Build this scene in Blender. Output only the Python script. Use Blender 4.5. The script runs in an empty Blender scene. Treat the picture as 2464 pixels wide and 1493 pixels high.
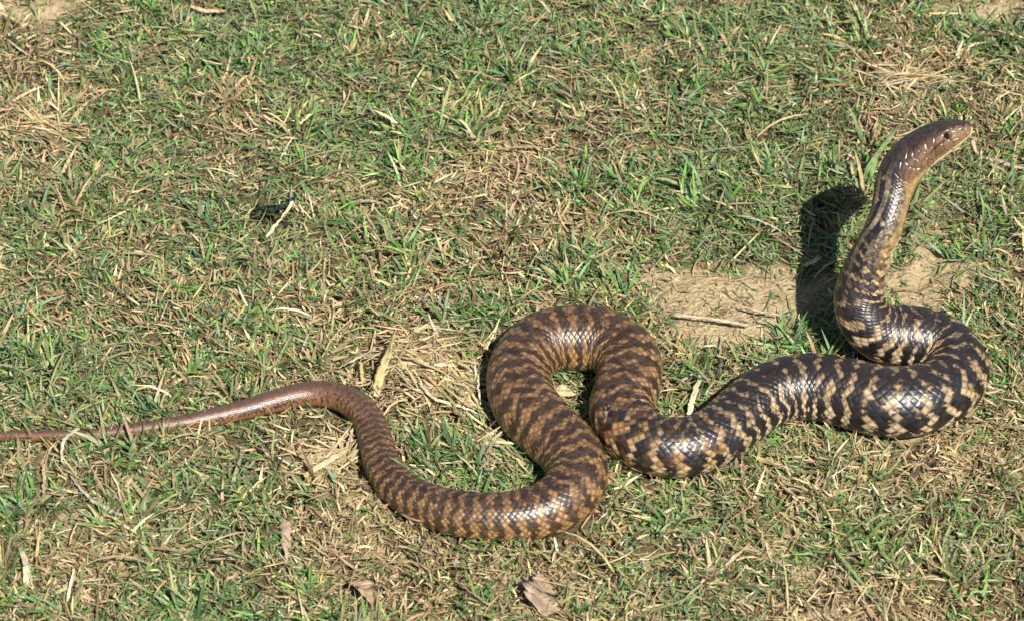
import bpy, math, random
import numpy as np
from mathutils import Vector

random.seed(7)
RNG = np.random.default_rng(11)
scn = bpy.context.scene
COL = scn.collection

# ------------------------------------------------------------------ camera
PITCH = math.radians(42.0)
DIST, FRAME_W, SENSOR = 3.0, 0.80, 36.0
cam_data = bpy.data.cameras.new('camera')
cam_data.sensor_width = SENSOR
cam_data.lens = SENSOR * DIST / FRAME_W
cam_data.clip_start, cam_data.clip_end = 0.05, 500.0
cam = bpy.data.objects.new('camera', cam_data)
COL.objects.link(cam)
CAM = np.array([0.0, -DIST * math.cos(PITCH), DIST * math.sin(PITCH)])
cam.location = CAM
cam.rotation_euler = (math.pi / 2 - PITCH, 0, 0)
cam_data.dof.use_dof = True
cam_data.dof.focus_distance = 2.97
cam_data.dof.aperture_fstop = 14
scn.camera = cam

# ------------------------------------------------------------------ light
SUN = np.array([0.35, -0.73, 1.0]); SUN /= np.linalg.norm(SUN)
sun_el = math.asin(SUN[2]); sun_az = math.atan2(SUN[0], SUN[1])
world = bpy.data.worlds.new("World"); scn.world = world
world.use_nodes = True
wn = world.node_tree.nodes; wl = world.node_tree.links
wn.clear()
sky = wn.new('ShaderNodeTexSky'); sky.sky_type = 'NISHITA'; sky.sun_disc = False
sky.sun_elevation = sun_el; sky.sun_rotation = sun_az
bg = wn.new('ShaderNodeBackground'); bg.inputs['Strength'].default_value = 0.05
wo = wn.new('ShaderNodeOutputWorld')
wl.new(sky.outputs[0], bg.inputs[0]); wl.new(bg.outputs[0], wo.inputs[0])
sd = bpy.data.lights.new('sun', 'SUN'); sd.energy = 5.0; sd.angle = math.radians(0.5)
sd.color = (1.0, 0.95, 0.86)
so = bpy.data.objects.new('sun', sd); COL.objects.link(so)
so.rotation_euler = Vector(SUN).to_track_quat('Z', 'Y').to_euler()
so.location = (2, -1, 3)
scn.view_settings.view_transform = 'Standard'
scn.view_settings.look = 'None'
scn.view_settings.gamma = 1.0
scn.view_settings.exposure = 0.68
scn.view_settings.use_curve_mapping = False
scn.render.engine = 'CYCLES'
scn.cycles.diffuse_bounces = 1

# ------------------------------------------------------------------ helpers
PW = 2464.0
U = FRAME_W / PW                       # metres per survey unit at the middle of the site
cP, sP = math.cos(PITCH), math.sin(PITCH)
def at(px, py, h=0.0):
    """survey coordinates -> world point lying at height h (metres)"""
    a = (np.asarray(px, float) - 1232.0) / PW * FRAME_W / DIST
    b = -(np.asarray(py, float) - 746.5) / PW * FRAME_W / DIST
    d = np.stack([a, cP + b * sP, -sP + b * cP], -1)
    k = (np.asarray(h) - CAM[2]) / d[..., 2]
    return CAM + d * k[..., None]

def tag(o, label=None, cat=None, group=None, kind=None):
    if label: o['label'] = label
    if cat: o['category'] = cat
    if group: o['group'] = group
    if kind: o['kind'] = kind
    return o

def mesh_obj(name, verts, faces, mat, parent=None, smooth=True, col=None, extra=None):
    """faces: list of (n,k) int arrays (quads and/or tris)"""
    me = bpy.data.meshes.new(name)
    verts = np.asarray(verts, np.float32)
    if not isinstance(faces, (list, tuple)): faces = [faces]
    nl = sum(f.size for f in faces); nf = sum(len(f) for f in faces)
    me.vertices.add(len(verts)); me.vertices.foreach_set('co', verts.ravel())
    me.loops.add(nl); me.polygons.add(nf)
    me.loops.foreach_set('vertex_index', np.concatenate([f.ravel() for f in faces]).astype(np.int32))
    ls, s = [], 0
    for f in faces:
        ls.append(s + np.arange(len(f)) * f.shape[1]); s += f.size
    me.polygons.foreach_set('loop_start', np.concatenate(ls).astype(np.int32))
    me.update(calc_edges=True)
    me.polygons.foreach_set('use_smooth', np.full(nf, smooth))
    if col is not None:
        ca = me.color_attributes.new('tone', 'FLOAT_COLOR', 'POINT')
        c4 = np.ones((len(verts), 4), np.float32); c4[:, :3] = col
        ca.data.foreach_set('color', c4.ravel())
    if extra is not None:
        for k, v in extra.items():
            at_ = me.attributes.new(k, 'FLOAT', 'POINT')
            at_.data.foreach_set('value', np.asarray(v, np.float32))
    if mat: me.materials.append(mat)
    o = bpy.data.objects.new(name, me); COL.objects.link(o)
    if parent: o.parent = parent
    return o

# value noise
_perm = RNG.random((256, 256))
def vnoise(x, y):
    x = np.asarray(x, float); y = np.asarray(y, float)
    xi = np.floor(x).astype(int); yi = np.floor(y).astype(int)
    fx = x - xi; fy = y - yi
    fx = fx * fx * (3 - 2 * fx); fy = fy * fy * (3 - 2 * fy)
    g = lambda a, b: _perm[a & 255, b & 255]
    return (g(xi, yi) * (1 - fx) + g(xi + 1, yi) * fx) * (1 - fy) + \
           (g(xi, yi + 1) * (1 - fx) + g(xi + 1, yi + 1) * fx) * fy
def fbm(x, y, f, o=4):
    s = 0; a = 1.0; t = 0
    for i in range(o):
        s = s + a * vnoise(x * f + 17.3 * i + 40, y * f + 9.1 * i + 70); t += a; a *= .5; f *= 2.03
    return s / t
def bare_at(x, y):
    b = field(BARE, x, y)
    return np.clip(b * 1.75 - .95 * fbm(x + 1, y + 4, 22, 3) - .75 * (fbm(x + 4, y, 85, 2) - .2), 0, 1) 

def sstep(a, b, x):
    t = np.clip((x - a) / (b - a), 0, 1); return t * t * (3 - 2 * t)

# ------------------------------------------------------------------ materials
def new_mat(name):
    m = bpy.data.materials.new(name); m.use_nodes = True
    n = m.node_tree.nodes; l = m.node_tree.links; n.clear()
    out = n.new('ShaderNodeOutputMaterial')
    b = n.new('ShaderNodeBsdfPrincipled')
    l.new(b.outputs[0], out.inputs[0])
    return m, n, l, b, out

def blade_mat(name, transl=0.25, rough=0.45, varf=220):
    m, n, l, b, out = new_mat(name)
    a = n.new('ShaderNodeAttribute'); a.attribute_name = 'tone'
    g = n.new('ShaderNodeNewGeometry')
    nz = n.new('ShaderNodeTexNoise'); nz.inputs['Scale'].default_value = varf; nz.inputs['Detail'].default_value = 3
    l.new(g.outputs['Position'], nz.inputs['Vector'])
    mr = n.new('ShaderNodeMapRange'); mr.inputs[1].default_value = .3; mr.inputs[2].default_value = .7
    mr.inputs[3].default_value = .78; mr.inputs[4].default_value = 1.25
    l.new(nz.outputs['Fac'], mr.inputs[0])
    mx = n.new('ShaderNodeVectorMath'); mx.operation = 'SCALE'
    l.new(a.outputs['Color'], mx.inputs[0]); l.new(mr.outputs[0], mx.inputs['Scale'])
    l.new(mx.outputs[0], b.inputs['Base Color'])
    b.inputs['Roughness'].default_value = rough
    b.inputs['Specular IOR Level'].default_value = .35
    t = n.new('ShaderNodeBsdfTranslucent'); l.new(mx.outputs[0], t.inputs[0])
    ms = n.new('ShaderNodeMixShader'); ms.inputs[0].default_value = transl
    l.new(b.outputs[0], ms.inputs[1]); l.new(t.outputs[0], ms.inputs[2]); l.new(ms.outputs[0], out.inputs[0])
    return m
M_GRASS = blade_mat('grass_blades')
M_DRY = blade_mat('dry_straw', .12, .5, 160)
M_LEAF = blade_mat('dead_leaf', .10, .6, 120)

def soil_material():
    m, n, l, b, out = new_mat('soil')
    g = n.new('ShaderNodeNewGeometry')
    n1 = n.new('ShaderNodeTexNoise'); n1.inputs['Scale'].default_value = 9; n1.inputs['Detail'].default_value = 8
    n2 = n.new('ShaderNodeTexNoise'); n2.inputs['Scale'].default_value = 420; n2.inputs['Detail'].default_value = 4
    n3 = n.new('ShaderNodeTexNoise'); n3.inputs['Scale'].default_value = 55; n3.inputs['Detail'].default_value = 6
    for q in (n1, n2, n3): l.new(g.outputs['Position'], q.inputs['Vector'])
    cr = n.new('ShaderNodeValToRGB')
    cr.color_ramp.elements[0].position = .32; cr.color_ramp.elements[0].color = (.26, .195, .11, 1)
    cr.color_ramp.elements[1].position = .68; cr.color_ramp.elements[1].color = (.43, .335, .20, 1)
    ad = n.new('ShaderNodeMath'); ad.operation = 'ADD'
    s1 = n.new('ShaderNodeMath'); s1.operation = 'MULTIPLY'; s1.inputs[1].default_value = .45
    s3 = n.new('ShaderNodeMath'); s3.operation = 'MULTIPLY'; s3.inputs[1].default_value = .55
    l.new(n1.outputs['Fac'], s1.inputs[0]); l.new(n3.outputs['Fac'], s3.inputs[0])
    l.new(s1.outputs[0], ad.inputs[0]); l.new(s3.outputs[0], ad.inputs[1]); l.new(ad.outputs[0], cr.inputs[0])
    l.new(cr.outputs[0], b.inputs['Base Color'])
    b.inputs['Roughness'].default_value = .95; b.inputs['Specular IOR Level'].default_value = .15
    bp = n.new('ShaderNodeBump'); bp.inputs['Strength'].default_value = .8; bp.inputs['Distance'].default_value = .0022
    n4 = n.new('ShaderNodeTexVoronoi'); n4.inputs['Scale'].default_value = 260
    l.new(g.outputs['Position'], n4.inputs['Vector'])
    ha = n.new('ShaderNodeMath'); ha.operation = 'ADD'; l.new(n2.outputs['Fac'], ha.inputs[0]); l.new(n4.outputs['Distance'], ha.inputs[1])
    hb = n.new('ShaderNodeMath'); hb.operation = 'ADD'; l.new(ha.outputs[0], hb.inputs[0]); l.new(n3.outputs['Fac'], hb.inputs[1])
    l.new(hb.outputs[0], bp.inputs['Height']); l.new(bp.outputs[0], b.inputs['Normal'])
    # grit and darker organic specks
    sp = n.new('ShaderNodeMapRange'); sp.inputs[1].default_value = .60; sp.inputs[2].default_value = .72
    l.new(n2.outputs['Fac'], sp.inputs[0])
    mx = n.new('ShaderNodeMix'); mx.data_type = 'RGBA'; mx.inputs[7].default_value = (.13, .09, .05, 1)
    l.new(sp.outputs[0], mx.inputs[0]); l.new(cr.outputs[0], mx.inputs[6]); 
    # shade of the turf's gaps painted into the soil, pale dust where worn bare
    ba = n.new('ShaderNodeAttribute'); ba.attribute_name = 'bare'
    gap_shade = n.new('ShaderNodeMix'); gap_shade.data_type = 'RGBA'; gap_shade.inputs[6].default_value = (.085, .062, .036, 1)
    l.new(ba.outputs['Fac'], gap_shade.inputs[0]); l.new(mx.outputs[2], gap_shade.inputs[7]); l.new(gap_shade.outputs[2], b.inputs['Base Color'])
    return m
M_SOIL = soil_material()

# ------------------------------------------------------------------ snake centreline
# survey x, y, half width, height of the centre above the soil (None = resting), roll (deg, to its left)
KEY = [(-230,1052,2.5,None,0),(-120,1052,6,None,0),(0,1048,12,None,0),(200,1046,13.5,None,0),(300,1036,15.5,None,0),
 (400,1023,18,None,0),(500,1005,21.5,None,0),(600,982,25,None,0),(690,957,29,None,0),(762,946,31,None,0),
 (832,960,34,None,0),(882,1003,37,None,0),(904,1058,40,None,0),(920,1115,43,None,0),(958,1172,47,None,0),
 (1035,1216,52,None,0),(1140,1241,58,None,0),(1250,1241,63,None,0),(1340,1212,69,None,0),(1388,1158,73,None,0),
 (1374,1092,75,None,0),(1318,1034,77,None,0),(1268,980,78,None,0),(1248,922,76,None,0),(1262,865,76,None,0),
 (1310,824,77,None,0),(1385,813,79,None,0),(1462,824,79,None,0),(1512,868,78,None,0),(1510,930,77,None,0),(1494,985,76,None,0),
 (1515,1036,75,None,0),(1572,1070,74,None,0),(1645,1077,73,None,0),(1725,1048,73,None,0),(1790,995,74,None,0),
 (1860,946,77,None,0),(1950,930,81,None,0),(2050,948,84,None,0),(2125,967,86,None,0),(2200,965,85,None,0),
 (2270,941,80,None,0),(2305,888,76,None,0),(2270,836,75,None,0),(2200,812,75,72,0),(2148,808,73,78,3),
 (2108,795,69,96,8),(2078,762,64,132,14),(2066,708,58,180,20),(2083,650,54,236,27),(2106,598,49,290,33),(2128,548,45,342,36),
 (2142,500,43,376,34),(2152,450,47,408,28),(2173,404,52,444,20),(2214,361,51,480,14),(2262,333,46,512,12),
 (2298,319,36,532,12),(2314,314,29,541,12),(2326,311,21,547,12)]
P, R, ROLL = [], [], []
for (x, y, r, h, ro) in KEY:
    z = (r * .82) * U - .001 if h is None else h * U
    P.append(at(x, y, z)); R.append(r * U * np.linalg.norm(P[-1] - CAM) / DIST); ROLL.append(math.radians(ro))
P = np.array(P); R = np.array(R); ROLL = np.array(ROLL)
def catmull(V, n=40):
    V = np.asarray(V, float)
    if V.ndim == 1: V = V[:, None]
    E = np.vstack([2 * V[0] - V[1], V, 2 * V[-1] - V[-2]])
    out = []
    t = np.linspace(0, 1, n, endpoint=False)[:, None]
    for i in range(1, len(E) - 2):
        a, b, c, d = E[i-1], E[i], E[i+1], E[i+2]
        out.append(.5 * ((2*b) + (-a+c)*t + (2*a-5*b+4*c-d)*t**2 + (-a+3*b-3*c+d)*t**3))
    out.append(V[-1:]); return np.vstack(out)
Cc = catmull(np.column_stack([P, R, ROLL]), 40)
seg = np.r_[0, np.cumsum(np.linalg.norm(np.diff(Cc[:, :3], axis=0), axis=1))]
LEN = seg[-1]
NS = 2500
sv = np.linspace(0, LEN, NS)
Cs = np.column_stack([np.interp(sv, seg, Cc[:, k]) for k in range(5)])
def gsmooth(a, s):
    k = np.arange(-int(3*s), int(3*s)+1); w = np.exp(-.5*(k/s)**2); w /= w.sum()
    pad = np.concatenate([2*a[0] - a[1:len(k)//2+1][::-1], a, 2*a[-1] - a[-len(k)//2:-1][::-1]])
    return np.convolve(pad, w, 'valid')[:len(a)]
for k in range(5): Cs[:, k] = gsmooth(Cs[:, k], 9)
SPATH = Cs[:, :3]; SRAD = Cs[:, 3]

# ------------------------------------------------------------------ terrain
HOLES = [(655,512,56,27,.012),(905,850,24,30,.012),(1070,1010,30,20,.012),(700,100,26,14,.010),(2040,95,22,14,.010),(1590,465,55,14,.010),
         (1060,470,16,12,.010),(1080,405,16,10,.010),(80,385,60,16,.010),(150,440,40,14,.010),(2010,1370,50,26,.012),(2330,1140,26,14,.010)]
BARE = [(1850,695,260,80,.92),(1700,765,150,80,.85),(1780,790,100,45,.85),(1880,735,80,40,.6),(2210,700,110,65,.85),(2380,20,200,60,1.0),(2080,150,60,45,.5),
        (90,22,200,60,.95),(1520,650,170,40,.6),(2320,640,160,80,.6),(1300,1400,60,40,.4),(880,1430,60,45,.8),(1480,620,100,30,.3),(1940,850,60,20,.4),(2380,370,90,30,.5)]
GREEN = [(300,640,330,140,.22),(700,600,260,90,.20),(1550,420,130,45,.40),(2100,90,120,60,.35),(1000,350,140,60,.2),(250,850,260,90,.22),(350,1000,350,60,.15),
         (700,1050,120,60,.15),(1230,1000,60,40,.0),(1100,1120,110,40,.2),(300,1150,250,80,.15),(2000,1330,190,90,.25),(2350,1380,140,80,.3),(1700,1250,160,60,.1),
         (1300,620,170,40,.12),(1500,60,400,60,.12),(2400,1000,60,60,.3),(520,1450,160,60,.2),(1390,905,40,20,.5),(60,1450,60,40,.4)]
DRYP = [(1080,940,150,70,.45),(2200,250,200,110,.30),(900,170,260,90,.10),(200,150,260,110,.22),(2000,240,90,60,.3),(1150,1290,200,60,.15),(1900,1180,140,40,.3),
        (1400,560,120,40,.2),(2300,550,150,110,.22),(1700,700,200,100,.3),(850,1400,160,70,.35),(1500,1330,150,60,.12),(1000,860,170,50,.3),(100,330,160,60,.25),(2320,200,160,140,.3)]
def field(L, x, y):
    s = np.zeros_like(x)
    for (px, py, rx, ry, a) in L:
        c = at(px, py, 0.0)
        wx = rx * U; wy = ry * U / sP
        s = s + a * np.exp(-(((x - c[0]) / wx) ** 2 + ((y - c[1]) / wy) ** 2))
    return s
def terrain(x, y):
    fl = 1 - .8 * np.clip(field(BARE[:4], x, y) * 1.2, 0, 1)
    z = -0.003 + .012 * (fbm(x, y, 5.0, 3) - .5) + fl * (.018 * (fbm(x, y, 34.0, 3) - .5) - .006 * sstep(.55, .75, fbm(x + 7, y + 3, 60.0, 2)) + .007 * (fbm(x+3, y, 90.0, 3) - .5))
    for (px, py, rx, ry, d) in HOLES:
        c = at(px, py, 0.0)
        z = z - d * np.exp(-(((x - c[0]) / (rx * U)) ** 4 + ((y - c[1]) / (ry * U / sP)) ** 4))
    return z
near_s = slice(0, NS, 6)
SP2 = SPATH[near_s]; SR2 = SRAD[near_s]
def snake_clear(x, y):
    """horizontal distance to the resting body's centre in radii, and index"""
    best = np.full(x.shape, 9.0); hgt = np.zeros(x.shape)
    for i in range(len(SP2)):
        if SP2[i, 2] - SR2[i] > .012: continue
        d = np.hypot(x - SP2[i, 0], y - SP2[i, 1]) / SR2[i]
        m = d < best
        best = np.where(m, d, best)
    return best

def make_ground():
    def grid(x0, x1, y0, y1, nx, ny, zf):
        X, Y = np.meshgrid(np.linspace(x0, x1, nx), np.linspace(y0, y1, ny))
        return X, Y
    # graded axes: fine in the middle, coarse to the horizon
    core = np.arange(-.75, .7501, .0032)
    def axis(far):
        o = [.75]
        st = .0045
        while o[-1] < far:
            o.append(o[-1] + st); st *= 1.09
        o = np.array(o[1:]); return np.r_[-o[::-1], core, o]
    ax = axis(120.0)
    X, Y = np.meshgrid(ax, ax)
    Z = terrain(X, Y)
    fall = np.clip(1 - (np.hypot(X, Y) - 3) / 20, 0, 1)
    Z = Z * fall
    # press the soil down a little under the resting body
    msk = (np.abs(X) < .6) & (np.abs(Y) < .6)
    d = snake_clear(X[msk], Y[msk])
    z = Z[msk]; z = np.where(d < .9, np.clip(z, -.004, .001), z); Z[msk] = z
    n = len(ax)
    idx = np.arange(n * n).reshape(n, n)
    q = np.stack([idx[:-1, :-1], idx[:-1, 1:], idx[1:, 1:], idx[1:, :-1]], -1).reshape(-1, 4)
    bare = np.clip(bare_at(X, Y) * 1.3, 0, 1) 
    bare = np.clip(bare + .8 * sstep(.60, .72, fbm(X + 2, Y + 6, 30, 2)), 0, 1)
    o = mesh_obj('ground', np.stack([X, Y, Z], -1).reshape(-1, 3), q, M_SOIL, extra={'bare': bare.ravel()})
    tag(o, kind='structure')
make_ground()

# ------------------------------------------------------------------ grass
C_GREEN = np.array([[.115,.235,.055],[.155,.30,.065],[.09,.195,.065],[.21,.32,.085],[.135,.235,.105],[.18,.255,.135],[.075,.17,.06]])
C_DRY = np.array([[.44,.34,.175],[.52,.42,.22],[.34,.25,.125],[.47,.35,.20],[.38,.32,.16],[.60,.50,.30],[.26,.19,.10],[.42,.29,.18]])
C_OLIVE = np.array([[.24,.26,.11],[.29,.31,.14],[.18,.22,.10],[.22,.26,.14]])
def blades(base, az, L, W, el, curl, twist, col, nseg=3, kink=None):
    """ribbons growing from base; el = start elevation, curl = bend per segment"""
    N = len(base)
    pts = [base.copy()]
    a = az.copy(); e = el.copy(); dirs = []
    for k in range(nseg):
        d = np.stack([np.cos(e)*np.cos(a), np.cos(e)*np.sin(a), np.sin(e)], -1)
        pts.append(pts[-1] + d * (L / nseg)[:, None]); dirs.append(d)
        e = e - curl; 
        if kink is not None: a = a + kink
    dirs.append(dirs[-1])
    ring = []
    prof = {2:[.8, 1.0, 0], 3: [.75, 1.0, .75, 0.0], 4:[.7,1,.95,.6,0]}[nseg]
    for k in range(nseg + 1):
        d = dirs[k]
        side = np.stack([-d[:, 1], d[:, 0], np.zeros(N)], -1)
        side /= np.linalg.norm(side, axis=1)[:, None] + 1e-9
        up = np.cross(d, side)
        w = side * np.cos(twist)[:, None] + up * np.sin(twist)[:, None]
        if k < nseg:
            hw = (W * .5 * prof[k])[:, None]
            ring += [pts[k] - w * hw, pts[k] + w * hw]
        else: ring.append(pts[k])
    V = np.stack(ring, 1)                       # N, 2nseg+1, 3
    nv = 2 * nseg + 1
    b = (np.arange(N) * nv)[:, None]
    quads = np.concatenate([b + np.array([[2*k, 2*k+1, 2*k+3, 2*k+2]]) for k in range(nseg - 1)], 0)
    tris = b + np.array([[2*nseg-2, 2*nseg-1, 2*nseg]])
    cc = np.repeat(col[:, None, :], nv, 1)
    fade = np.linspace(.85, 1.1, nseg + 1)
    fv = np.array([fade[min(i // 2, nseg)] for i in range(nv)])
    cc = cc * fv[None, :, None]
    return V.reshape(-1, 3), quads, tris, cc.reshape(-1, 3)
def join(parts):
    Vs, Qs, Ts, Cs_ = [], [], [], []; o = 0
    for v, q, t, c in parts:
        Vs.append(v); Qs.append(q + o); Ts.append(t + o); Cs_.append(c); o += len(v)
    return np.vstack(Vs), [np.vstack(Qs), np.vstack(Ts)], np.vstack(Cs_)

def pick(pal, n, jit=.18):
    c = pal[RNG.integers(0, len(pal), n)]
    return c * (1 + jit * RNG.standard_normal((n, 1))).clip(.5, 1.6) * (1 + .06 * RNG.standard_normal((n, 3)))

def sward(x0, x1, y0, y1, dens, patches=True, flat=False):
    """returns the parts of a sward: rooted tufts of short blades + lying litter"""
    area = (x1 - x0) * (y1 - y0)
    parts = []
    # --- tufts
    nt = int(area * dens * 0.105)
    tx = RNG.uniform(x0, x1, nt); ty = RNG.uniform(y0, y1, nt)
    if patches: bare = bare_at(tx, ty); gr = 1.4 * field(GREEN, tx, ty) - 1.6 * field(DRYP, tx, ty)
    else: bare = 0 * tx; gr = 0 * tx
    gn = fbm(tx, ty, 9, 3); cl = fbm(tx + 5, ty + 2, 34, 3)
    keep = RNG.random(nt) > np.clip(bare * 1.25 + .45 * sstep(.55, .30, cl), 0, .96)
    hole = field([(h[0], h[1], h[2]*.8, h[3]*.8, 1) for h in HOLES], tx, ty) if patches else 0 * tx
    keep &= hole < .55
    tx, ty, gr, gn, cl, bare = [a[keep] for a in (tx, ty, gr, gn, cl, bare)]
    nt = len(tx)
    nb = RNG.integers(5, 10, nt)
    tid = np.repeat(np.arange(nt), nb); n = len(tid)
    vigor = np.clip(.92 + 1.9 * (cl - .5) * 2 + .7 * gr, .45, 1.9)
    pg = np.clip(.78 + 1.0 * gr + 2.6 * (gn - .5) + 1.7 * (fbm(tx, ty, 40, 2) - .5) - .5 * bare, .06, .92)
    tg = RNG.random(nt) < pg
    greenp = np.where(tg, .80, .14)[tid]
    taz = RNG.uniform(0, 2*np.pi, nt)
    bx = tx[tid] + RNG.normal(0, .0028, n); by = ty[tid] + RNG.normal(0, .0028, n)
    az = taz[tid] + RNG.normal(0, 1.15, n)
    L = (.0060 + RNG.gamma(3.0, .0023, n)) * vigor[tid]; L = L.clip(.004, .042)
    W = RNG.uniform(.0013, .0026, n) * (.75 + .25 * vigor[tid])
    el = np.radians(RNG.uniform(8, 72, n)); curl = np.radians(RNG.uniform(0, 20, n))
    tw = RNG.normal(0, .7, n)
    u = RNG.random(n)
    cg = pick(C_GREEN, n); cd = pick(C_DRY, n); co = pick(C_OLIVE, n)
    isg = u < greenp
    col = np.where(isg[:, None], cg, cd)
    col = col * (RNG.uniform(.72, 1.28, nt) + .5 * (fbm(tx, ty, 20, 2) - .5))[tid][:, None]
    oo = RNG.random(n) < .20; col = np.where(oo[:, None], co, col)
    base = np.stack([bx, by, (0 * bx if flat else terrain(bx, by)) - .0005], -1)
    ok = np.ones(n, bool)
    if patches:
        d = snake_clear(bx, by); ok = d > .62
        L = np.where(d < 1.25, np.minimum(L, .021), L)
    parts.append(blades(base[ok], az[ok], L[ok], W[ok], el[ok], curl[ok], tw[ok], col[ok], 3))
    # --- litter: dead blades lying at all angles on and in the mat
    n = int(area * dens * .55)
    bx = RNG.uniform(x0, x1, n); by = RNG.uniform(y0, y1, n)
    if patches: bare = bare_at(bx, by); gr = 1.3 * field(GREEN, bx, by) - 1.6 * field(DRYP, bx, by)
    else: bare = 0 * bx; gr = 0 * bx
    keep = RNG.random(n) > np.clip(bare * .95, 0, .82)
    if patches: keep &= field([(HOLES[0][0], HOLES[0][1], 50, 24, 1)], bx, by) < RNG.uniform(.3, .9, n)
    bx, by, gr, bare = [a[keep] for a in (bx, by, gr, bare)]; n = len(bx)
    flow = 2.5 * np.pi * fbm(bx + 8, by, 12, 2)
    az = flow + RNG.normal(0, 1.1, n)
    L = (.004 + RNG.gamma(2.0, .0034, n)).clip(.004, .035)
    W = RNG.uniform(.0007, .0019, n)
    el = np.radians(RNG.normal(8, 15, n)); curl = np.radians(RNG.normal(3, 8, n))
    u = RNG.random(n)
    col = np.where((u < .54 - .5 * np.clip(gr, -1, 1) - 2.2 * (fbm(bx, by, 9, 3) - .5))[:, None], pick(C_DRY, n), np.where((u < .80)[:, None], pick(C_OLIVE, n), pick(C_GREEN, n)))
    z = (0 * bx if flat else terrain(bx, by)) + RNG.uniform(.0003, .0085, n) * (1 - .85 * np.clip(bare * 1.3, 0, 1))
    base = np.stack([bx, by, z], -1)
    ok = np.ones(n, bool)
    if patches: ok = snake_clear(bx, by) > .7
    parts.append(blades(base[ok], az[ok], L[ok], W[ok], el[ok], curl[ok], RNG.normal(0, .5, n)[ok], col[ok], 3, kink=RNG.normal(0, .13, n)[ok]))
    # --- crumbs of thatch, also over bare soil
    n = int(area * dens * .16)
    bx = RNG.uniform(x0, x1, n); by = RNG.uniform(y0, y1, n)
    L = RNG.uniform(.0015, .0075, n); W = RNG.uniform(.0006, .0016, n)
    col = np.where((RNG.random(n) < .75)[:, None], pick(C_DRY, n), pick(C_OLIVE, n))
    base = np.stack([bx, by, (0 * bx if flat else terrain(bx, by)) + RNG.uniform(.0002, .0012, n)], -1)
    ok = np.ones(n, bool)
    if patches: ok = snake_clear(bx, by) > .7
    parts.append(blades(base[ok], RNG.uniform(0, 6.28, n)[ok], L[ok], W[ok], np.radians(RNG.uniform(-4, 30, n))[ok], np.radians(RNG.uniform(-10, 25, n))[ok],
                        RNG.normal(0, .6, n)[ok], col[ok], 2))
    # --- longer stragglers
    n = int(area * dens * .006)
    bx = RNG.uniform(x0, x1, n); by = RNG.uniform(y0, y1, n)
    L = RNG.uniform(.025, .055, n); W = RNG.uniform(.0009, .0019, n)
    col = np.where((RNG.random(n) < .6)[:, None], pick(C_DRY, n) * 1.08, pick(C_OLIVE, n))
    base = np.stack([bx, by, (0 * bx if flat else terrain(bx, by)) + .006], -1)
    ok = np.ones(n, bool)
    if patches: ok = (snake_clear(bx, by) > 1.9) & (RNG.random(n) > field(BARE, bx, by) * 1.2)
    parts.append(blades(base[ok], RNG.uniform(0, 6.28, n)[ok], L[ok], W[ok], np.radians(RNG.uniform(2, 30, n))[ok], np.radians(RNG.uniform(2, 16, n))[ok],
                        RNG.normal(0, .5, n)[ok], col[ok], 4, kink=RNG.normal(0, .16, n)[ok]))
    if patches:
        for (px, py, rx, ry, cnt, a0) in [(1085, 935, 75, 55, 420, -.5), (1000, 850, 60, 40, 160, .4), (800, 1110, 60, 35, 120, .6), (1180, 1090, 60, 30, 150, -.4), (2180, 200, 90, 25, 160, .2), (90, 330, 90, 22, 160, -.35)]:
            c0 = at(px, py, 0.0)
            bx = c0[0] + RNG.normal(0, rx * U * .6, cnt); by = c0[1] + RNG.normal(0, ry * U / sP * .6, cnt)
            L = RNG.uniform(.012, .036, cnt); W = RNG.uniform(.0010, .0024, cnt)
            base = np.stack([bx, by, terrain(bx, by) + RNG.uniform(.003, .0095, cnt)], -1)
            ok = snake_clear(bx, by) > 1.15
            parts.append(blades(base[ok], (a0 + RNG.normal(0, .55, cnt) + np.pi * (RNG.random(cnt) < .5))[ok], L[ok], W[ok], np.radians(RNG.normal(3, 8, cnt))[ok],
                                np.radians(RNG.normal(3, 5, cnt))[ok], RNG.normal(0, .4, cnt)[ok], (pick(C_DRY[[0, 1, 3, 5]], cnt) * 1.02)[ok], 3, kink=RNG.normal(0, .08, cnt)[ok]))
    return parts

DENS = 190000
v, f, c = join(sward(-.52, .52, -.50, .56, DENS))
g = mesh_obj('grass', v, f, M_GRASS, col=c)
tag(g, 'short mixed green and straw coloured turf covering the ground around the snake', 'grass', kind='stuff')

# the same turf carried on outside the middle: one tile repeated by geometry nodes
v, f, c = join(sward(-.5, .5, -.5, .5, 30000, patches=False, flat=True))
tile = mesh_obj('grass_tile', v, f, M_GRASS, col=c)
COL.objects.unlink(tile)
pts = []
for i in range(-5, 6):
    for j in range(-5, 6):
        cx, cy = i * .98, j * .98
        if i == 0 and j == 0: continue
        pts.append((cx, cy, -.006))
for (cx, cy) in []: pts.append((cx, cy, -.006))
me = bpy.data.meshes.new('grass'); me.from_pydata(pts, [], [])
og = bpy.data.objects.new('grass', me); COL.objects.link(og)
tag(og, 'same short turf continuing beyond the middle of the lawn in every direction', 'grass', kind='stuff')
ng = bpy.data.node_groups.new('turf_tiles', 'GeometryNodeTree')
ng.interface.new_socket('Geometry', in_out='INPUT', socket_type='NodeSocketGeometry')
ng.interface.new_socket('Geometry', in_out='OUTPUT', socket_type='NodeSocketGeometry')
gi = ng.nodes.new('NodeGroupInput'); go = ng.nodes.new('NodeGroupOutput')
ip = ng.nodes.new('GeometryNodeInstanceOnPoints'); oi = ng.nodes.new('GeometryNodeObjectInfo')
oi.inputs[0].default_value = tile
rv = ng.nodes.new('FunctionNodeRandomValue'); rv.data_type = 'INT'
rv.inputs[4].default_value = 0; rv.inputs[5].default_value = 3
mm = ng.nodes.new('ShaderNodeMath'); mm.operation = 'MULTIPLY'; mm.inputs[1].default_value = math.pi / 2
cx_ = ng.nodes.new('ShaderNodeCombineXYZ')
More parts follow.
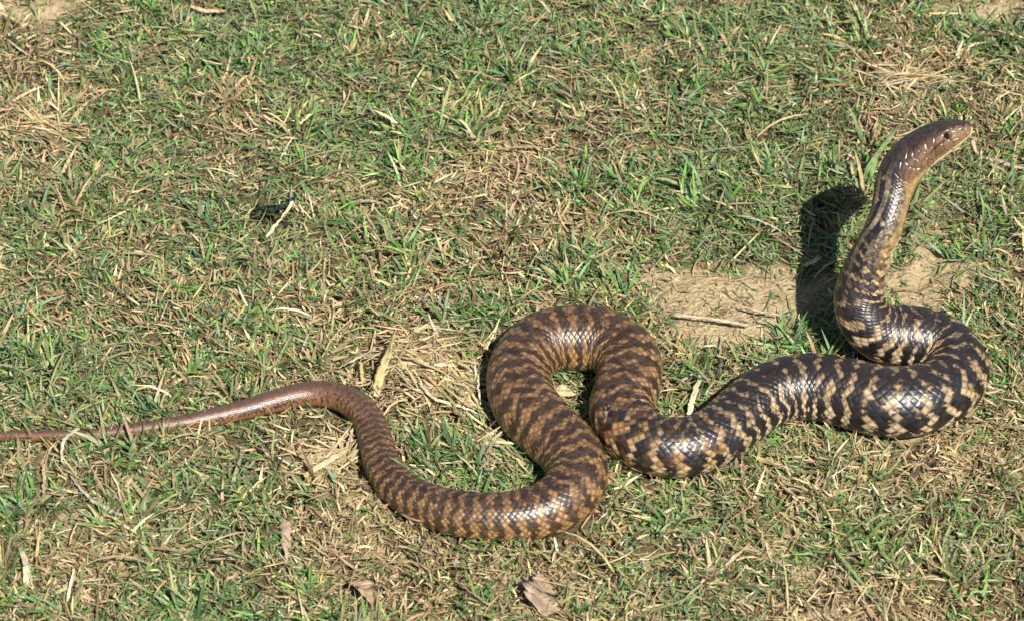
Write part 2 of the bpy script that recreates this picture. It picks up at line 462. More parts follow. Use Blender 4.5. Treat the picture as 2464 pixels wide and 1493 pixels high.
ng.links.new(rv.outputs[2], mm.inputs[0]); ng.links.new(mm.outputs[0], cx_.inputs[2])
ng.links.new(gi.outputs[0], ip.inputs['Points']); ng.links.new(oi.outputs['Geometry'], ip.inputs['Instance'])
ng.links.new(cx_.outputs[0], ip.inputs['Rotation']); ng.links.new(ip.outputs[0], go.inputs[0])
md = og.modifiers.new('tiles', 'NODES'); md.node_group = ng

# ------------------------------------------------------------------ snake
def build_snake():
    NR = 216
    T = np.gradient(SPATH, axis=0); T /= np.linalg.norm(T, axis=1)[:, None]
    Z = np.array([0, 0, 1.0])
    Uv = Z - (T @ Z)[:, None] * T; Uv /= np.linalg.norm(Uv, axis=1)[:, None]
    Bv = np.cross(T, Uv)                              # right hand side
    ro = Cs[:, 4][:, None]
    U2 = Uv * np.cos(ro) - Bv * np.sin(ro); B2 = Uv * np.sin(ro) + Bv * np.cos(ro)
    ph = (np.arange(NR) / NR) * 2 * np.pi - np.pi     # 0 dorsal, +right, pi ventral
    S, PH = np.meshgrid(sv, ph, indexing='ij')
    Rr = np.repeat(SRAD[:, None], NR, 1)
    head0 = LEN - .085; q = np.clip((S - head0) / (LEN - head0), 0, 1)     # 0 neck .. 1 snout
    isH = sstep(.12, .30, q)
    # longitudinal scale coordinate (scale length follows girth)
    Lsc = np.maximum(.215 * SRAD, .0019)
    tl = np.r_[0, np.cumsum((sv[1] - sv[0]) / Lsc[1:])]
    # from the head backwards so the blotches start at the neck
    tl = tl[-1] - tl
    TL = np.repeat(tl[:, None], NR, 1)
    rows = 31; w = math.radians(272) / rows
    a = PH / w                                        # row coordinate
    ventral = np.abs(a) > rows / 2
    # rhombic lattice: centres (i + .5*(j&1), j)
    def nearest(TLx, ax):
        best = np.full(TLx.shape, 9.); bi = np.zeros(TLx.shape); bj = np.zeros(TLx.shape); bu = np.zeros(TLx.shape); bv = np.zeros(TLx.shape)
        j0 = np.floor(ax)
        for dj in (-1, 0, 1, 2):
            j = j0 + dj
            off = .5 * (np.abs(j) % 2)
            i = np.round(TLx - off)
            du = TLx - off - i; dv = ax - j
            d = np.abs(du) * 2 + np.abs(dv)
            m = d < best
            best = np.where(m, d, best); bi = np.where(m, i, bi); bj = np.where(m, j, bj); bu = np.where(m, du, bu); bv = np.where(m, dv, bv)
        return best, bi, bj, bu, bv
    d, si, sj, du, dv = nearest(TL, a)
    def h01(i, j, k=0):
        x = np.sin(i * 12.9898 + j * 78.233 + k * 37.719) * 43758.5453
        return x - np.floor(x)
    fine = sstep(.002, .006, Rr)                       # no scale relief on the thin tail
    edge = sstep(1.0, .62, d)
    relief = edge * (.55 + .55 * du) + .18 * np.exp(-(dv / .10) ** 2) * sstep(.95, .6, d)
    # ventral plates: one row of wide scutes
    vi = np.floor(TL * 1.0); vf = TL - vi
    vrel = sstep(0, .12, vf) * sstep(1.0, .85, vf) * (.6 + .4 * vf)
    relief = np.where(ventral, vrel, relief)
    # head plates: irregular big scales
    hs = []
    rr = np.random.default_rng(5)
    hq = rr.uniform(0, 1, 110); hp = rr.uniform(-2.3, 2.3, 110)
    hmask = np.where(q[:, 0] > .05)[0]
    qh = q[hmask][:, :, None]; phh = PH[hmask][:, :, None]
    dd = np.sqrt(((qh - hq) * 3.4) ** 2 + ((phh - hp) * (.8)) ** 2)
    ds = np.sort(dd, axis=2)[:, :, :2]; hg = sstep(.0, .05, ds[:, :, 1] - ds[:, :, 0])
    hid = np.argmin(dd, axis=2)
    HR = np.ones_like(q); HR[hmask] = hg
    HID = np.zeros_like(q); HID[hmask] = hid
    rel = relief * (1 - isH) + HR * 1.0 * isH
    amp = (.00055 + .0004 * isH) * fine * np.sqrt(Rr / .024)
    # cross section: a bit wider than tall, flat belly where it rests
    kx = 1.03 + 0 * PH; ky = np.where(np.cos(PH) > 0, 1.0, .93)
    # head form: flatter crown, brow ridge, cheeks, jaw taper
    crown = isH * sstep(.15, .7, q)
    ky = ky * (1 - .14 * crown * (np.cos(PH) > 0) * np.abs(np.cos(PH)))
    cheek = isH * np.exp(-((q - .50) / .20) ** 2) * np.exp(-((np.abs(PH) - 1.75) / .5) ** 2)
    brow = isH * np.exp(-((q - .85) / .09) ** 2) * np.exp(-((np.abs(PH) - .82) / .28) ** 2)
    socket = isH * np.exp(-((q - .855) / .035) ** 2) * np.exp(-((np.abs(PH) - 1.17) / .20) ** 2)
    mouth_phi = 2.24 - .12 * sstep(.95, .5, q) + .10 * sstep(.5, .3, q)
    inm = sstep(.30, .36, q)
    mgroove = inm * np.exp(-((np.abs(PH) - mouth_phi) / .045) ** 2)
    loreal = isH * np.exp(-((q - .93) / .04) ** 2) * np.exp(-((np.abs(PH) - 1.25) / .3) ** 2)
    nostril = np.exp(-((q - .985) / .010) ** 2 - ((np.abs(PH) - 1.0) / .13) ** 2)
    rad = Rr * (1 + .03 * cheek + .045 * brow - .07 * socket - .06 * mgroove - .06 * loreal - .05 * nostril) + amp * (rel - .5)
    # wrinkles where the body bends, slight lumps
    rad = rad * (1 + .012 * (fbm(S * 1.0, PH * .02 + 3, 28, 2) - .5))
    X = np.sin(PH) * rad * kx; Y = np.cos(PH) * rad * ky
    # belly flattened against the ground for the resting part
    rest = sstep(2.4, 1.2, SPATH[:, 2] / SRAD)[:, None]
    Yf = np.where(Y < -.80 * Rr, -.80 * Rr + (Y + .80 * Rr) * .25, Y); Y = Y * (1 - rest) + Yf * rest
    V = SPATH[:, None, :] + X[..., None] * B2[:, None, :] + Y[..., None] * U2[:, None, :]
    # round the snout: shrink last rings
    cap = []
    for k, fr in enumerate((.93, .80, .60, .34, .12)):
        pass
    capn = 22
    tip = SPATH[-1]; tr = SRAD[-1]
    ang = (np.arange(1, capn + 1) / (capn + 0.35)) * (np.pi / 2)
    capV = []
    off_last = V[-1] - tip
    for aa in ang:
        capV.append(tip + off_last * math.cos(aa) ** .75 + T[-1] * tr * .60 * math.sin(aa) + U2[-1] * tr * .12 * math.sin(aa))
    V = np.concatenate([V, np.array(capV)], 0)
    # ---------------- colour
    f = S / LEN                                        # 0 tail tip .. 1 snout
    g_front = sstep(.52, .74, f)                       # bold black and buff chequers
    g_tail = sstep(.30, .18, f)                        # plain rust tail
    aj = np.abs(sj)
    per = 2.6
    tri = lambda x: 2 * np.abs(x - np.floor(x + .5))
    # per-scale tone decides, warped by a finer tone inside each scale so blotch edges fray
    def tone(u_, v_):
        av = np.abs(v_)
        zig = 1.7 * tri(av / 7.0 + .1)
        wv = (vnoise(u_ * .35 + 30 * (v_ > 0), v_ * .22) - .5) * 1.8
        return np.cos(u_ / per * 2 * np.pi + zig + wv + 1.0 * (v_ > 0))
    ci = si + .5 * (aj % 2)
    chk = .62 * tone(ci, sj) + .38 * tone(TL, a) + (h01(si, sj) - .5) * 1.5 + (vnoise(TL * 3.1, a * 2.3) - .5) * 1.1
    lump = (vnoise(TL * .42 + 9, a * .33) - .5) * 1.0
    thr = np.where(aj <= 3, -.78, -.31) - .15 * sstep(9, 13, -aj) + lump * .5
    dk_f = sstep(-.22, .22, chk - thr)
    dk_m = .94 * sstep(-.30, .30, chk - np.where(aj <= 3, -.35, .0) - lump * .4)
    r1 = h01(si, sj, 1)[..., None]; r2 = h01(si, sj, 2)[..., None]
    buff = np.array([.32, .22, .115]) * (.75 + .6 * r1) 
    cream = np.array([.52, .40, .25]) * (.85 + .3 * r1)
    low = sstep(7.0, 12.0, aj)[..., None]
    light_f = buff * (1 - low) + cream * low
    rust = np.array([.235, .130, .055]) * (.7 + .6 * r1)
    tan = np.array([.34, .19, .075]) * (.75 + .5 * r1)
    light_m = rust * (1 - low * .8) + tan * low * .8
    blk = np.array([.010, .0085, .010]) * (.6 + 1.2 * r2)
    brn = np.array([.046, .028, .020]) * (.6 + .9 * r2)
    rim = sstep(.40, .95, d)[..., None]
    pale = np.array([.60, .47, .31])
    tipw = (sstep(-.1, .35, du) * (h01(si, sj, 11) > .55))[..., None]
    lf = (light_f * (1 - tipw * .5) + pale * tipw * .5) * (1.12 - .62 * rim)
    cf = lf * (1 - dk_f[..., None]) + blk * dk_f[..., None]
    fl_ = ((h01(si, sj, 17) > .80) & (d < .62))[..., None] * .45
    cm = (light_m * (1 - fl_) + np.array([.42, .27, .13]) * fl_) * (1.15 - .55 * rim) * (1 - dk_m[..., None]) + brn * .62 * dk_m[..., None]
    dors = np.exp(-(a / 4.2) ** 2)[..., None]
    cm = cm * (1 - .42 * dors) + brn * .8 * .42 * dors
    cf = cf * (1 - .50 * dors) + np.array([.030, .021, .019]) * .50 * dors
    ct = np.array([.21, .092, .040]) * (.8 + .35 * r1) * (1.08 - .3 * rim)
    spot = ((aj >= 4) & (aj <= 9) & (h01(si, sj, 5) > .55))[..., None]
    ct = np.where(spot, brn, ct)
    ct = ct * (1 - .75 * dors) + np.array([.06, .045, .042]) * .75 * dors
    gf = g_front[..., None]; gt = g_tail[..., None]
    mixr = (h01(si, sj, 7)[..., None] * .6 + .2)
    c_ = np.where(gf > mixr, cf, cm)
    c_ = c_ * (1 - gt) + ct * gt
    # ventral scutes
    vcol = np.array([.60, .50, .34]) * (.9 + .2 * h01(vi, 3)[..., None])
    vd = (np.cos(vi / 3.0 * 2 * np.pi + 1.0) > .25) & (np.abs(a) < rows / 2 + 2.4)
    vcol = np.where(vd[..., None], blk * 1.5, vcol) * (1 - .5 * (1 - sstep(.0, .15, vf))[..., None])
    vcol = vcol * (1 - .5 * gt) + np.array([.40, .27, .14]) * .5 * gt
    c_ = np.where(ventral[..., None], vcol, c_)
    # neck: longitudinal dark stripes breaking into the chequers, smooth tan flank
    neck = sstep(.845, .90, f) * (1 - isH)
    nstripe = (np.abs(np.abs(a) - 4.4) < 1.5) | (np.abs(a) < 1.1) | (chk < .10) & (np.abs(a) > 5)
    nk = np.where((nstripe & (h01(si, sj, 9) > .08))[..., None], blk * 1.2, np.array([.20, .155, .10]) * (.45 + 1.1 * r1))
    flank = sstep(9.5, 12.0, np.abs(a) + 3.0 * sstep(.93, .96, f))[..., None]
    nflank = np.array([.33, .205, .085]) * (.85 + .3 * r1)
    nk = nk * (1 - flank) + nflank * flank
    nk = np.where(ventral[..., None], np.array([.62, .50, .26]), nk)
    nm = (sstep(.885, .945, f + .03 * (h01(si, sj, 21) - .5)))[..., None] * .95
    c_ = c_ * (1 - nm) + nk * nm
    # head
    ap = np.abs(PH)
    hd = np.array([.045, .031, .027]) * (.85 + .35 * ((np.sin(HID * 7.7) * .5 + .5)[..., None]))
    hside = np.array([.150, .088, .050]) * (.9 + .25 * ((np.sin(HID * 5.1) * .5 + .5)[..., None]))
    lab = np.array([.27, .155, .07]) + 0 * hd
    chin = np.array([.66, .55, .30]) + 0 * hd
    k1 = sstep(.60, 1.25, ap)[..., None]; hc = hd * (1 - k1) + hside * k1
    gold = np.array([.42, .29, .13]) * (.8 + .35 * ((np.sin(HID * 3.3) * .5 + .5)[..., None]))
    kg = (sstep(1.50 + .5 * sstep(.25, .62, q), 1.75 + .5 * sstep(.25, .62, q), ap) * sstep(.78, .60, q))[..., None]
    hc = hc * (1 - kg) + gold * kg
    sn = (sstep(.80, .95, q) * sstep(.5, 1.0, ap))[..., None]
    hc = hc * (1 - sn) + np.array([.20, .125, .07]) * sn
    k2 = (sstep(-.30, -.08, ap - mouth_phi) * .85)[..., None]; hc = hc * (1 - k2) + lab * k2
    k3 = sstep(.0, .10, ap - mouth_phi)[..., None]; hc = hc * (1 - k3) + chin * k3
    hc = hc * (1 - .75 * (mgroove * .9)[..., None]) * (1 - .8 * nostril[..., None])
    hc = hc * (.6 + .4 * HR[..., None])
    # dark streak behind and below the eye
    st = isH * np.exp(-((ap - (1.32 + .9 * (.84 - q))) / .07) ** 2) * sstep(.60, .66, q) * sstep(.85, .81, q)
    hc = hc * (1 - .75 * st[..., None])
    iH = sstep(.02, .36, q + .14 * (h01(si, sj, 13) - .5))[..., None]
    c_ = c_ * (1 - iH) + hc * iH
    gl = np.concatenate([isH, np.repeat(isH[-1:], capn, 0)], 0).ravel()
    gl = np.r_[gl, 0, 1]
    Cv = np.concatenate([c_, np.repeat(c_[-1:], capn, 0)], 0)
    M = V.shape[0]
    idx = np.arange(M * NR).reshape(M, NR)
    nx = np.roll(idx, -1, 1)
    quads = np.stack([idx[:-1], idx[1:], nx[1:], nx[:-1]], -1).reshape(-1, 4)
    Vf = V.reshape(-1, 3); Cf = Cv.reshape(-1, 3)
    # end caps
    Vf = np.vstack([Vf, Vf[idx[0]].mean(0), Vf[idx[-1]].mean(0) + T[-1] * tr * .01]); Cf = np.vstack([Cf, Cf[0], Cf[idx[-1]].mean(0)])
    n0 = M * NR
    t0 = np.stack([np.full(NR, n0), idx[0], nx[0]], -1); t1 = np.stack([np.full(NR, n0 + 1), nx[-1], idx[-1]], -1)
    # material
    m, n, l, b, out = new_mat('snake_skin')
    at_ = n.new('ShaderNodeAttribute'); at_.attribute_name = 'tone'
    gg = n.new('ShaderNodeNewGeometry')
    nz = n.new('ShaderNodeTexNoise'); nz.inputs['Scale'].default_value = 260; nz.inputs['Detail'].default_value = 4
    l.new(gg.outputs['Position'], nz.inputs['Vector'])
    mr = n.new('ShaderNodeMapRange'); mr.inputs[1].default_value = .3; mr.inputs[2].default_value = .7; mr.inputs[3].default_value = .75; mr.inputs[4].default_value = 1.25
    l.new(nz.outputs['Fac'], mr.inputs[0])
    sc = n.new('ShaderNodeVectorMath'); sc.operation = 'SCALE'
    l.new(at_.outputs['Color'], sc.inputs[0]); l.new(mr.outputs[0], sc.inputs['Scale']); l.new(sc.outputs[0], b.inputs['Base Color'])
    mr2 = n.new('ShaderNodeMapRange'); mr2.inputs[3].default_value = .27; mr2.inputs[4].default_value = .50
    ga = n.new('ShaderNodeAttribute'); ga.attribute_name = 'sheen'
    gm = n.new('ShaderNodeMath'); gm.operation = 'MULTIPLY_ADD'; gm.inputs[1].default_value = -.12
    l.new(nz.outputs['Fac'], mr2.inputs[0]); l.new(ga.outputs['Fac'], gm.inputs[0]); l.new(mr2.outputs[0], gm.inputs[2]); l.new(gm.outputs[0], b.inputs['Roughness'])
    b.inputs['Specular IOR Level'].default_value = .55
    b.inputs['Coat Weight'].default_value = .10; b.inputs['Coat Roughness'].default_value = .18
    bp = n.new('ShaderNodeBump'); bp.inputs['Strength'].default_value = .25; bp.inputs['Distance'].default_value = .0004
    l.new(nz.outputs['Fac'], bp.inputs['Height']); l.new(bp.outputs[0], b.inputs['Normal'])
    root = bpy.data.objects.new('snake', None); COL.objects.link(root)
    root.empty_display_size = .05
    tag(root, 'brown and black chequered snake looping over the turf with its head raised', 'snake')
    body = mesh_obj('body', Vf, [quads, t0, t1], m, root, col=Cf, extra={'sheen': gl})
    # eyes
    me_, n, l, b, out = new_mat('snake_eye')
    tcn = n.new('ShaderNodeTexCoord'); vm = n.new('ShaderNodeVectorMath'); vm.operation = 'LENGTH'
    mp = n.new('ShaderNodeMapping'); mp.inputs['Scale'].default_value = (1, 1, 0)
    l.new(tcn.outputs['Object'], mp.inputs[0]); l.new(mp.outputs[0], vm.inputs[0])
    cr = n.new('ShaderNodeValToRGB'); cr.color_ramp.elements[0].color = (.004, .004, .004, 1); cr.color_ramp.elements[1].color = (.10, .06, .02, 1)
    cr.color_ramp.elements[0].position = .55; cr.color_ramp.elements[1].position = .68
    ml = n.new('ShaderNodeMath'); ml.operation = 'MULTIPLY'; ml.inputs[1].default_value = 1 / .0035
    l.new(vm.outputs['Value'], ml.inputs[0]); l.new(ml.outputs[0], cr.inputs[0]); l.new(cr.outputs[0], b.inputs['Base Color'])
    b.inputs['Roughness'].default_value = .05; b.inputs['Coat Weight'].default_value = 1
    er = .0035
    nu, nvv = 20, 12
    ev = [(0, 0, er)]
    for i in range(1, nvv):
        for j in range(nu):
            A = math.pi * i / nvv; B = 2 * math.pi * j / nu
            ev.append((er * math.sin(A) * math.cos(B), er * math.sin(A) * math.sin(B), er * math.cos(A)))
    ev.append((0, 0, -er)); ev = np.array(ev)
    qs, ts = [], []
    for j in range(nu):
        ts.append((0, 1 + j, 1 + (j + 1) % nu)); ts.append((len(ev) - 1, 1 + (nvv - 2) * nu + (j + 1) % nu, 1 + (nvv - 2) * nu + j))
        for i in range(nvv - 2):
            p0 = 1 + i * nu; qs.append((p0 + j, p0 + nu + j, p0 + nu + (j + 1) % nu, p0 + (j + 1) % nu))
    ie = int(np.argmin(np.abs(q[:, 0] - .855)))
    for sgn in (1, -1):
        jphi = sgn * 1.17; jr = int(round((jphi + np.pi) / (2 * np.pi) * NR)) % NR
        p = V[ie, jr]; nrm = p - SPATH[ie]; nrm = nrm / np.linalg.norm(nrm)
        e = mesh_obj('eye', ev, [np.array(qs), np.array(ts)], me_, root)
        e.location = p - nrm * er * .35
        e.rotation_euler = Vector(nrm).to_track_quat('Z', 'Y').to_euler()
build_snake()

# ------------------------------------------------------------------ single straws, twigs and leaves
def ground_h(px, py):
    p = at(px, py, 0.0); return float(terrain(np.array([p[0]]), np.array([p[1]]))[0])
STRAW = (.47, .37, .21); PALE = (.56, .48, .32); YELLOW = (.52, .41, .19); GREY = (.42, .37, .28); OLIVE = (.30, .33, .15)
GRN = (.13, .26, .05); BROWN = (.34, .22, .15); PINK = (.42, .31, .22); DKBR = (.16, .10, .065)
def strip(name, pts, wid, col, mat=None, parent=None, fold=.25, prof='taper', thick=.12, wob=.0006, seed=0):
    """a solid strip along pts (survey x, y, lift above the mat in survey units); lens-shaped section"""
    rs = np.random.default_rng(seed + 1)
    W3 = []
    for p in pts:
        x, y = p[0], p[1]; lift = (p[2] if len(p) > 2 else 6) * U
        g = at(x, y, 0.0); z = max(float(terrain(g[:1], g[1:2])[0]), -.010) + .0065 + lift
        W3.append(at(x, y, z))
    W3 = np.array(W3)
    n = 6 if len(pts) < 4 else 5
    C = catmull(W3, n * 2)
    m = len(C); t = np.linspace(0, 1, m)
    C = C + rs.normal(0, wob, C.shape) * np.array([1, 1, .5]) * (m > 3)
    T = np.gradient(C, axis=0); T /= np.linalg.norm(T, axis=1)[:, None]
    side = np.cross(T, [0, 0, 1.0]); side /= np.linalg.norm(side, axis=1)[:, None]
    tw = rs.uniform(-.5, .5) + rs.uniform(-.6, .6) * t
    up = np.cross(side, T)
    S2 = side * np.cos(tw)[:, None] + up * np.sin(tw)[:, None]; U2 = np.cross(S2, T)
    if prof == 'taper': pw = np.clip(.65 + .5 * np.sin(np.pi * np.clip(t * 1.15, 0, 1)), 0, 1) * np.clip((1 - t) * 7, .2, 1)
    elif prof == 'stick': pw = .85 + .25 * np.sin(t * 9 + seed)
    elif prof == 'leaf': pw = np.clip(np.sin(np.pi * t ** .8) * 1.05, .08, 1) * (1 + .12 * np.sin(t * 17 + seed))
    elif prof == 'fan': pw = np.clip(t * 1.25 + .08, 0, 1) * np.clip((1 - t) * 6, .25, 1) * (1 + .14 * np.sin(t * 15))
    hw = wid * U * .5 * pw
    xs = np.array([-1, -.5, 0, .5, 1, .5, 0, -.5]); up_ = np.array([0, 1, 1.2, 1, 0, -1, -1.2, -1]) * thick
    if prof == 'stick': up_ = np.array([0, .75, 1, .75, 0, -.75, -1, -.75]); xs = np.array([-1, -.7, 0, .7, 1, .7, 0, -.7])
    fo = np.abs(xs) * fold
    K = len(xs)
    V = C[:, None, :] + S2[:, None, :] * (hw[:, None] * xs[None])[..., None] + U2[:, None, :] * (hw[:, None] * (up_ * 1.0 + fo)[None])[..., None]
    V = V + rs.normal(0, .03, V.shape) * hw[:, None, None]
    idx = np.arange(m * K).reshape(m, K); nx = np.roll(idx, -1, 1)
    quads = np.stack([idx[:-1], idx[1:], nx[1:], nx[:-1]], -1).reshape(-1, 4)
    Vf = V.reshape(-1, 3)
    Vf = np.vstack([Vf, C[0], C[-1]])
    t0 = np.stack([np.full(K, m*K), idx[0], nx[0]], -1); t1 = np.stack([np.full(K, m*K+1), nx[-1], idx[-1]], -1)
    c = np.array(col)[None] * (.85 + .3 * rs.random((len(Vf), 1)))
    return mesh_obj(name, Vf, [quads, t0, t1], mat or M_DRY, parent, col=c)

IT = [ # name, category, points, width, colour, profile, label
 ('straw','straw',[(706,487,30),(672,532,22),(640,573,8)],9,PALE,'stick','pale straight straw lying across the small dark hollow at upper left'),
 ('dry_grass_blade','grass blade',[(905,952,0),(914,905,18),(934,852,45),(952,794,80)],23,YELLOW,'taper','broad yellow dry blade standing up behind the tail bend'),
 ('straw','straw',[(867,868,18),(871,898,8),(873,927,4)],9,YELLOW,'taper','short yellow straw left of the broad upright dry blade'),
 ('twig','twig',[(813,886,10),(858,862,22),(904,836,30)],6,GREY,'stick','thin grey-green twig leaning left of the broad upright dry blade'),
 ('twig','twig',[(190,1030,34),(153,1062,36),(153,1115,10),(194,1174,8),(238,1214,8),(318,1249,6)],9,GREY,'stick','long curved grey twig hooked over the thin tail'),
 ('straw','straw',[(49,1312,14),(62,1364,20),(57,1421,14),(24,1484,6)],15,PALE,'taper','wide pale bent stalk in the bottom left corner'),
 ('green_leaf','leaf',[(-12,1452,4),(12,1450,12),(34,1440,8)],26,(.16,.33,.03),'leaf','bright green leaf beside the pale bent stalk in the bottom left corner'),
 ('straw','straw',[(207,1402,8),(275,1408,10),(350,1422,8)],7,PALE,'taper','thin pale straw lying level near the bottom left'),
 ('dry_grass_blade','grass blade',[(186,1380,18),(146,1420,10),(82,1440,5)],14,(.42,.36,.19),'taper','olive tan curved blade left of the level pale straw near the bottom'),
 ('dead_leaf','leaf',[(683,1230,8),(688,1290,12),(690,1355,8)],26,PINK,'leaf','narrow pinkish brown dead leaf strip below the tail bend'),
 ('dry_grass_blade','grass blade',[(730,1143,4),(790,1108,12),(846,1075,14)],16,STRAW,'taper','tan dry blade lying left of the vertical stretch of tail'),
 ('straw','straw',[(828,1088,8),(842,1058,14),(850,1026,10)],9,PINK,'taper','short pinkish straw pointing up beside the vertical stretch of tail'),
 ('straw','straw',[(104,1114,14),(106,1160,8),(104,1209,4)],9,STRAW,'taper','upright tan straw left of the long curved grey twig'),
 ('straw','straw',[(1008,918,12),(1042,956,18),(1100,975,12),(1168,1000,8)],9,PALE,'taper','long pale straw running towards the left side of the big loop'),
 ('straw','straw',[(1090,888,22),(1066,912,18),(1040,940,10)],8,YELLOW,'taper','yellow straw crossing the long pale straw left of the loop'),
 ('straw','straw',[(970,985,8),(1002,980,12),(1036,960,18)],7,STRAW,'taper','short curved straw low down between tail bend and loop'),
 ('straw','straw',[(1100,957,16),(1130,965,16),(1156,985,8)],13,(.52,.46,.22),'taper','wide greenish yellow blade tucked against the left side of the loop'),
 ('straw','straw',[(1157,972,10),(1152,935,12),(1153,899,14),(1178,868,12)],6,PALE,'taper','thin white bent straw just outside the left edge of the loop'),
 ('straw','straw',[(1035,772,8),(1085,772,10),(1136,770,8)],6,PALE,'taper','level pale straw above left of the big loop'),
 ('straw','straw',[(1206,816,14),(1222,804,16),(1238,792,12)],7,PALE,'taper','small white straw touching the top left of the loop'),
 ('dry_grass_blade','grass blade',[(1655,1004,0),(1668,955,16),(1688,894,40)],15,(.60,.55,.36),'taper','pale upright blade rising behind the dip between the two coils'),
 ('dead_leaf','leaf',[(1326,930,6),(1352,940,10),(1388,948,6)],34,STRAW,'leaf','tan dry leaf lying inside the loop'),
 ('straw','straw',[(1338,938,20),(1380,938,18),(1424,938,12)],4,PALE,'taper','hair-thin pale straw crossing the gap inside the loop'),
 ('twig','twig',[(1622,758,4),(1700,765,8),(1802,782,4)],8,(.50,.40,.26),'stick','tan twig lying on the bare soil right of the loop'),
 ('twig','twig',[(1768,733,6),(1822,748,9),(1874,758,5)],6,(.46,.37,.25),'stick','shorter twig on bare soil above the tan twig'),
 ('straw','straw',[(1683,832,8),(1704,831,9),(1725,830,7)],5,PALE,'taper','tiny pale straw below the tan twig on bare soil'),
 ('dry_grass_blade','grass blade',[(1930,640,10),(1955,632,26),(1978,618,34)],12,(.50,.48,.28),'leaf','pale sprig sticking over the dark neck shadow'),
 ('dead_leaf','leaf',[(1300,1378,10),(1302,1420,6),(1304,1476,1)],125,(.33,.24,.17),'fan','pointed grey-brown dead leaf at the bottom centre'),
 ('dead_leaf','leaf',[(860,1390,10),(878,1420,8),(896,1456,4)],55,(.36,.26,.16),'leaf','rounded tan dead leaf at the bottom left of centre'),
 ('twig','twig',[(1095,1395,8),(1135,1425,10),(1180,1455,5)],6,(.32,.26,.17),'stick','thin brown twig left of the pointed dead leaf'),
 ('twig','twig',[(330,76,14),(270,88,16),(209,104,8)],5,(.33,.31,.2),'stick','grey thin twig near the top left corner'),
 ('dry_grass_blade','grass blade',[(458,16,6),(500,27,14),(545,26,8)],11,STRAW,'taper','wide tan blade at the top edge left of centre'),
 ('straw','straw',[(826,60,8),(850,64,12),(880,73,8)],11,STRAW,'taper','fat pale straw piece near the top edge'),
 ('straw','straw',[(0,306,8),(75,324,12),(158,340,8)],7,STRAW,'taper','long straw at the left edge in the upper part'),
 ('straw','straw',[(16,95,6),(45,118,12),(72,136,8)],8,(.55,.42,.3),'taper','pinkish straw close to the top left corner'),
 ('straw','straw',[(338,327,8),(378,318,12),(412,294,16)],7,STRAW,'taper','curved straw at upper left in mid turf'),
 ('twig','twig',[(2340,340,8),(2356,374,12),(2420,396,10),(2470,408,6)],12,(.44,.35,.24),'stick','brown forked-looking twig under the snout at the right edge'),
 ('straw','straw',[(2432,448,6),(2450,436,12),(2470,418,16)],8,YELLOW,'taper','short yellow straw at the right edge below the brown twig'),
 ('twig','twig',[(2083,179,10),(2153,180,16),(2238,164,18)],5,STRAW,'stick','thin arched straw-coloured stem above the head'),
 ('straw','straw',[(2118,208,8),(2160,200,14),(2203,190,10)],9,PALE,'taper','pale straw lying just above the raised head'),
 ('straw','straw',[(1976,1158,6),(2015,1136,14),(2058,1108,16)],5,PALE,'taper','thin pale straw below the right hand coil'),
 ('straw','straw',[(2132,1166,6),(2180,1132,14),(2228,1096,16)],5,STRAW,'taper','long thin straw at lower right, right of the other thin straw'),
 ('straw','straw',[(2377,1318,8),(2402,1312,12),(2428,1306,8)],8,PALE,'taper','pale straw piece at the right edge near the bottom'),
 ('green_grass','grass blade',[(2008,1318,16),(2040,1360,20),(2088,1417,14),(2140,1455,6)],8,(.20,.31,.12),'taper','long green blade slanting down at the bottom right'),
 ('green_grass','grass blade',[(2002,1344,10),(2056,1398,14),(2122,1466,6)],6,(.36,.40,.2),'taper','pale green blade just below the long slanting green blade'),
 ('green_grass','grass blade',[(2366,1450,2),(2372,1400,22),(2378,1345,30)],9,(.20,.36,.08),'taper','upright green blade in the bottom right corner'),
 ('green_grass','grass blade',[(2330,1448,2),(2340,1425,14),(2382,1420,20)],7,(.22,.33,.10),'taper','bent green blade beside the upright one in the bottom right corner'),
 ('green_grass','grass blade',[(952,725,6),(972,700,14),(998,664,22)],5,(.34,.38,.2),'taper','thin grey-green blade in mid turf above the tail bend'),
]
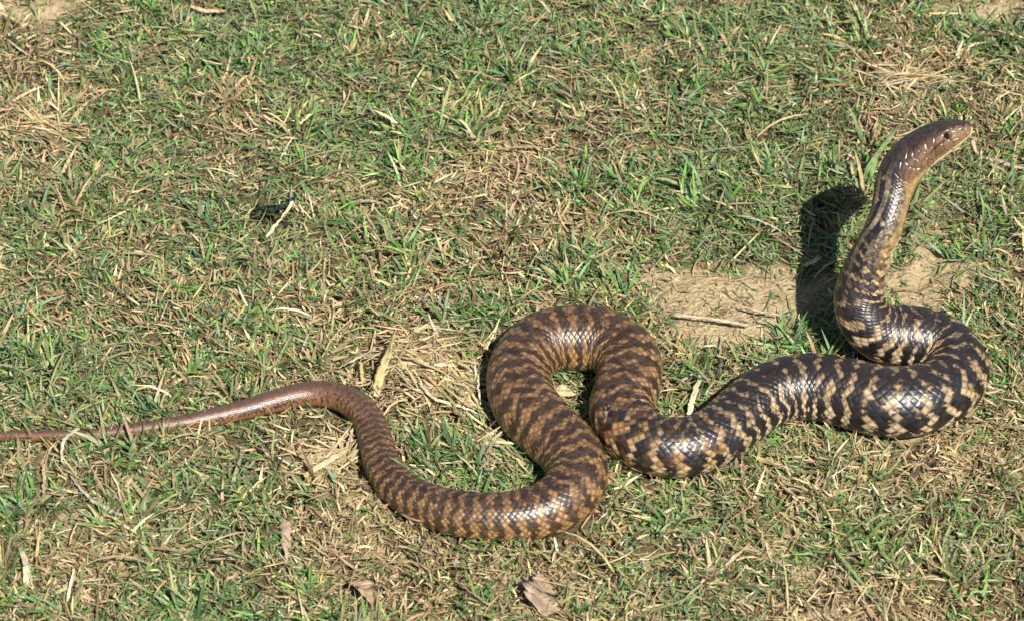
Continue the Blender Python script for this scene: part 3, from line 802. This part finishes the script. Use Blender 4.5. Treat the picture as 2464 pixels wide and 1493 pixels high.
for i, (nm, cat, pts, w, c, pr, lb) in enumerate(IT):
    mt = M_LEAF if nm == 'dead_leaf' else (M_GRASS if nm.startswith('green') else M_DRY)
    o = strip(nm, pts, w, c, mt, prof=pr, seed=i * 3 + 1, thick=.16 if pr != 'fan' else .05, wob=.0004)
    gname = {'straw':'loose straws lying on the turf','twig':'twigs lying on the turf','dead_leaf':'dead leaves on the turf','dry_grass_blade':'larger dry blades in the turf','green_grass':'longer green blades in the turf'}.get(nm)
    tag(o, lb, cat, gname)

# tuft of longer blades behind the neck
tf = bpy.data.objects.new('grass_tuft', None); COL.objects.link(tf); tf.empty_display_size = .02
tag(tf, 'tuft of long green and yellow blades standing behind the snake\'s neck', 'grass tuft')
for k, (pts, w, c) in enumerate([
   ([(2074,455,0),(2092,400,50),(2135,340,85),(2177,284,110)],14,(.22,.29,.12)),
   ([(2082,450,0),(2098,415,30),(2112,380,60)],12,(.22,.34,.10)),
   ([(2078,470,0),(2070,415,40),(2057,362,70)],10,YELLOW),
   ([(2070,462,0),(2052,420,25),(2048,380,50)],8,STRAW),
   ([(2084,440,0),(2088,395,40),(2085,352,60)],10,(.14,.28,.07)),
   ([(2062,448,0),(2034,414,20),(1998,392,18)],9,(.20,.30,.15)),
   ([(2064,455,0),(2058,430,15),(2046,436,10)],7,(.20,.30,.15))]):
    strip('leaf_blade', pts, w, c, M_GRASS, tf, seed=80 + k, wob=.0002)

# scraps of blackened rotting leaf beside the pale straw
rl = bpy.data.objects.new('rotting_leaf', None); COL.objects.link(rl); rl.empty_display_size = .02
tag(rl, 'blackened rotting leaf scraps in the turf beside the pale straight straw at upper left', 'leaf')
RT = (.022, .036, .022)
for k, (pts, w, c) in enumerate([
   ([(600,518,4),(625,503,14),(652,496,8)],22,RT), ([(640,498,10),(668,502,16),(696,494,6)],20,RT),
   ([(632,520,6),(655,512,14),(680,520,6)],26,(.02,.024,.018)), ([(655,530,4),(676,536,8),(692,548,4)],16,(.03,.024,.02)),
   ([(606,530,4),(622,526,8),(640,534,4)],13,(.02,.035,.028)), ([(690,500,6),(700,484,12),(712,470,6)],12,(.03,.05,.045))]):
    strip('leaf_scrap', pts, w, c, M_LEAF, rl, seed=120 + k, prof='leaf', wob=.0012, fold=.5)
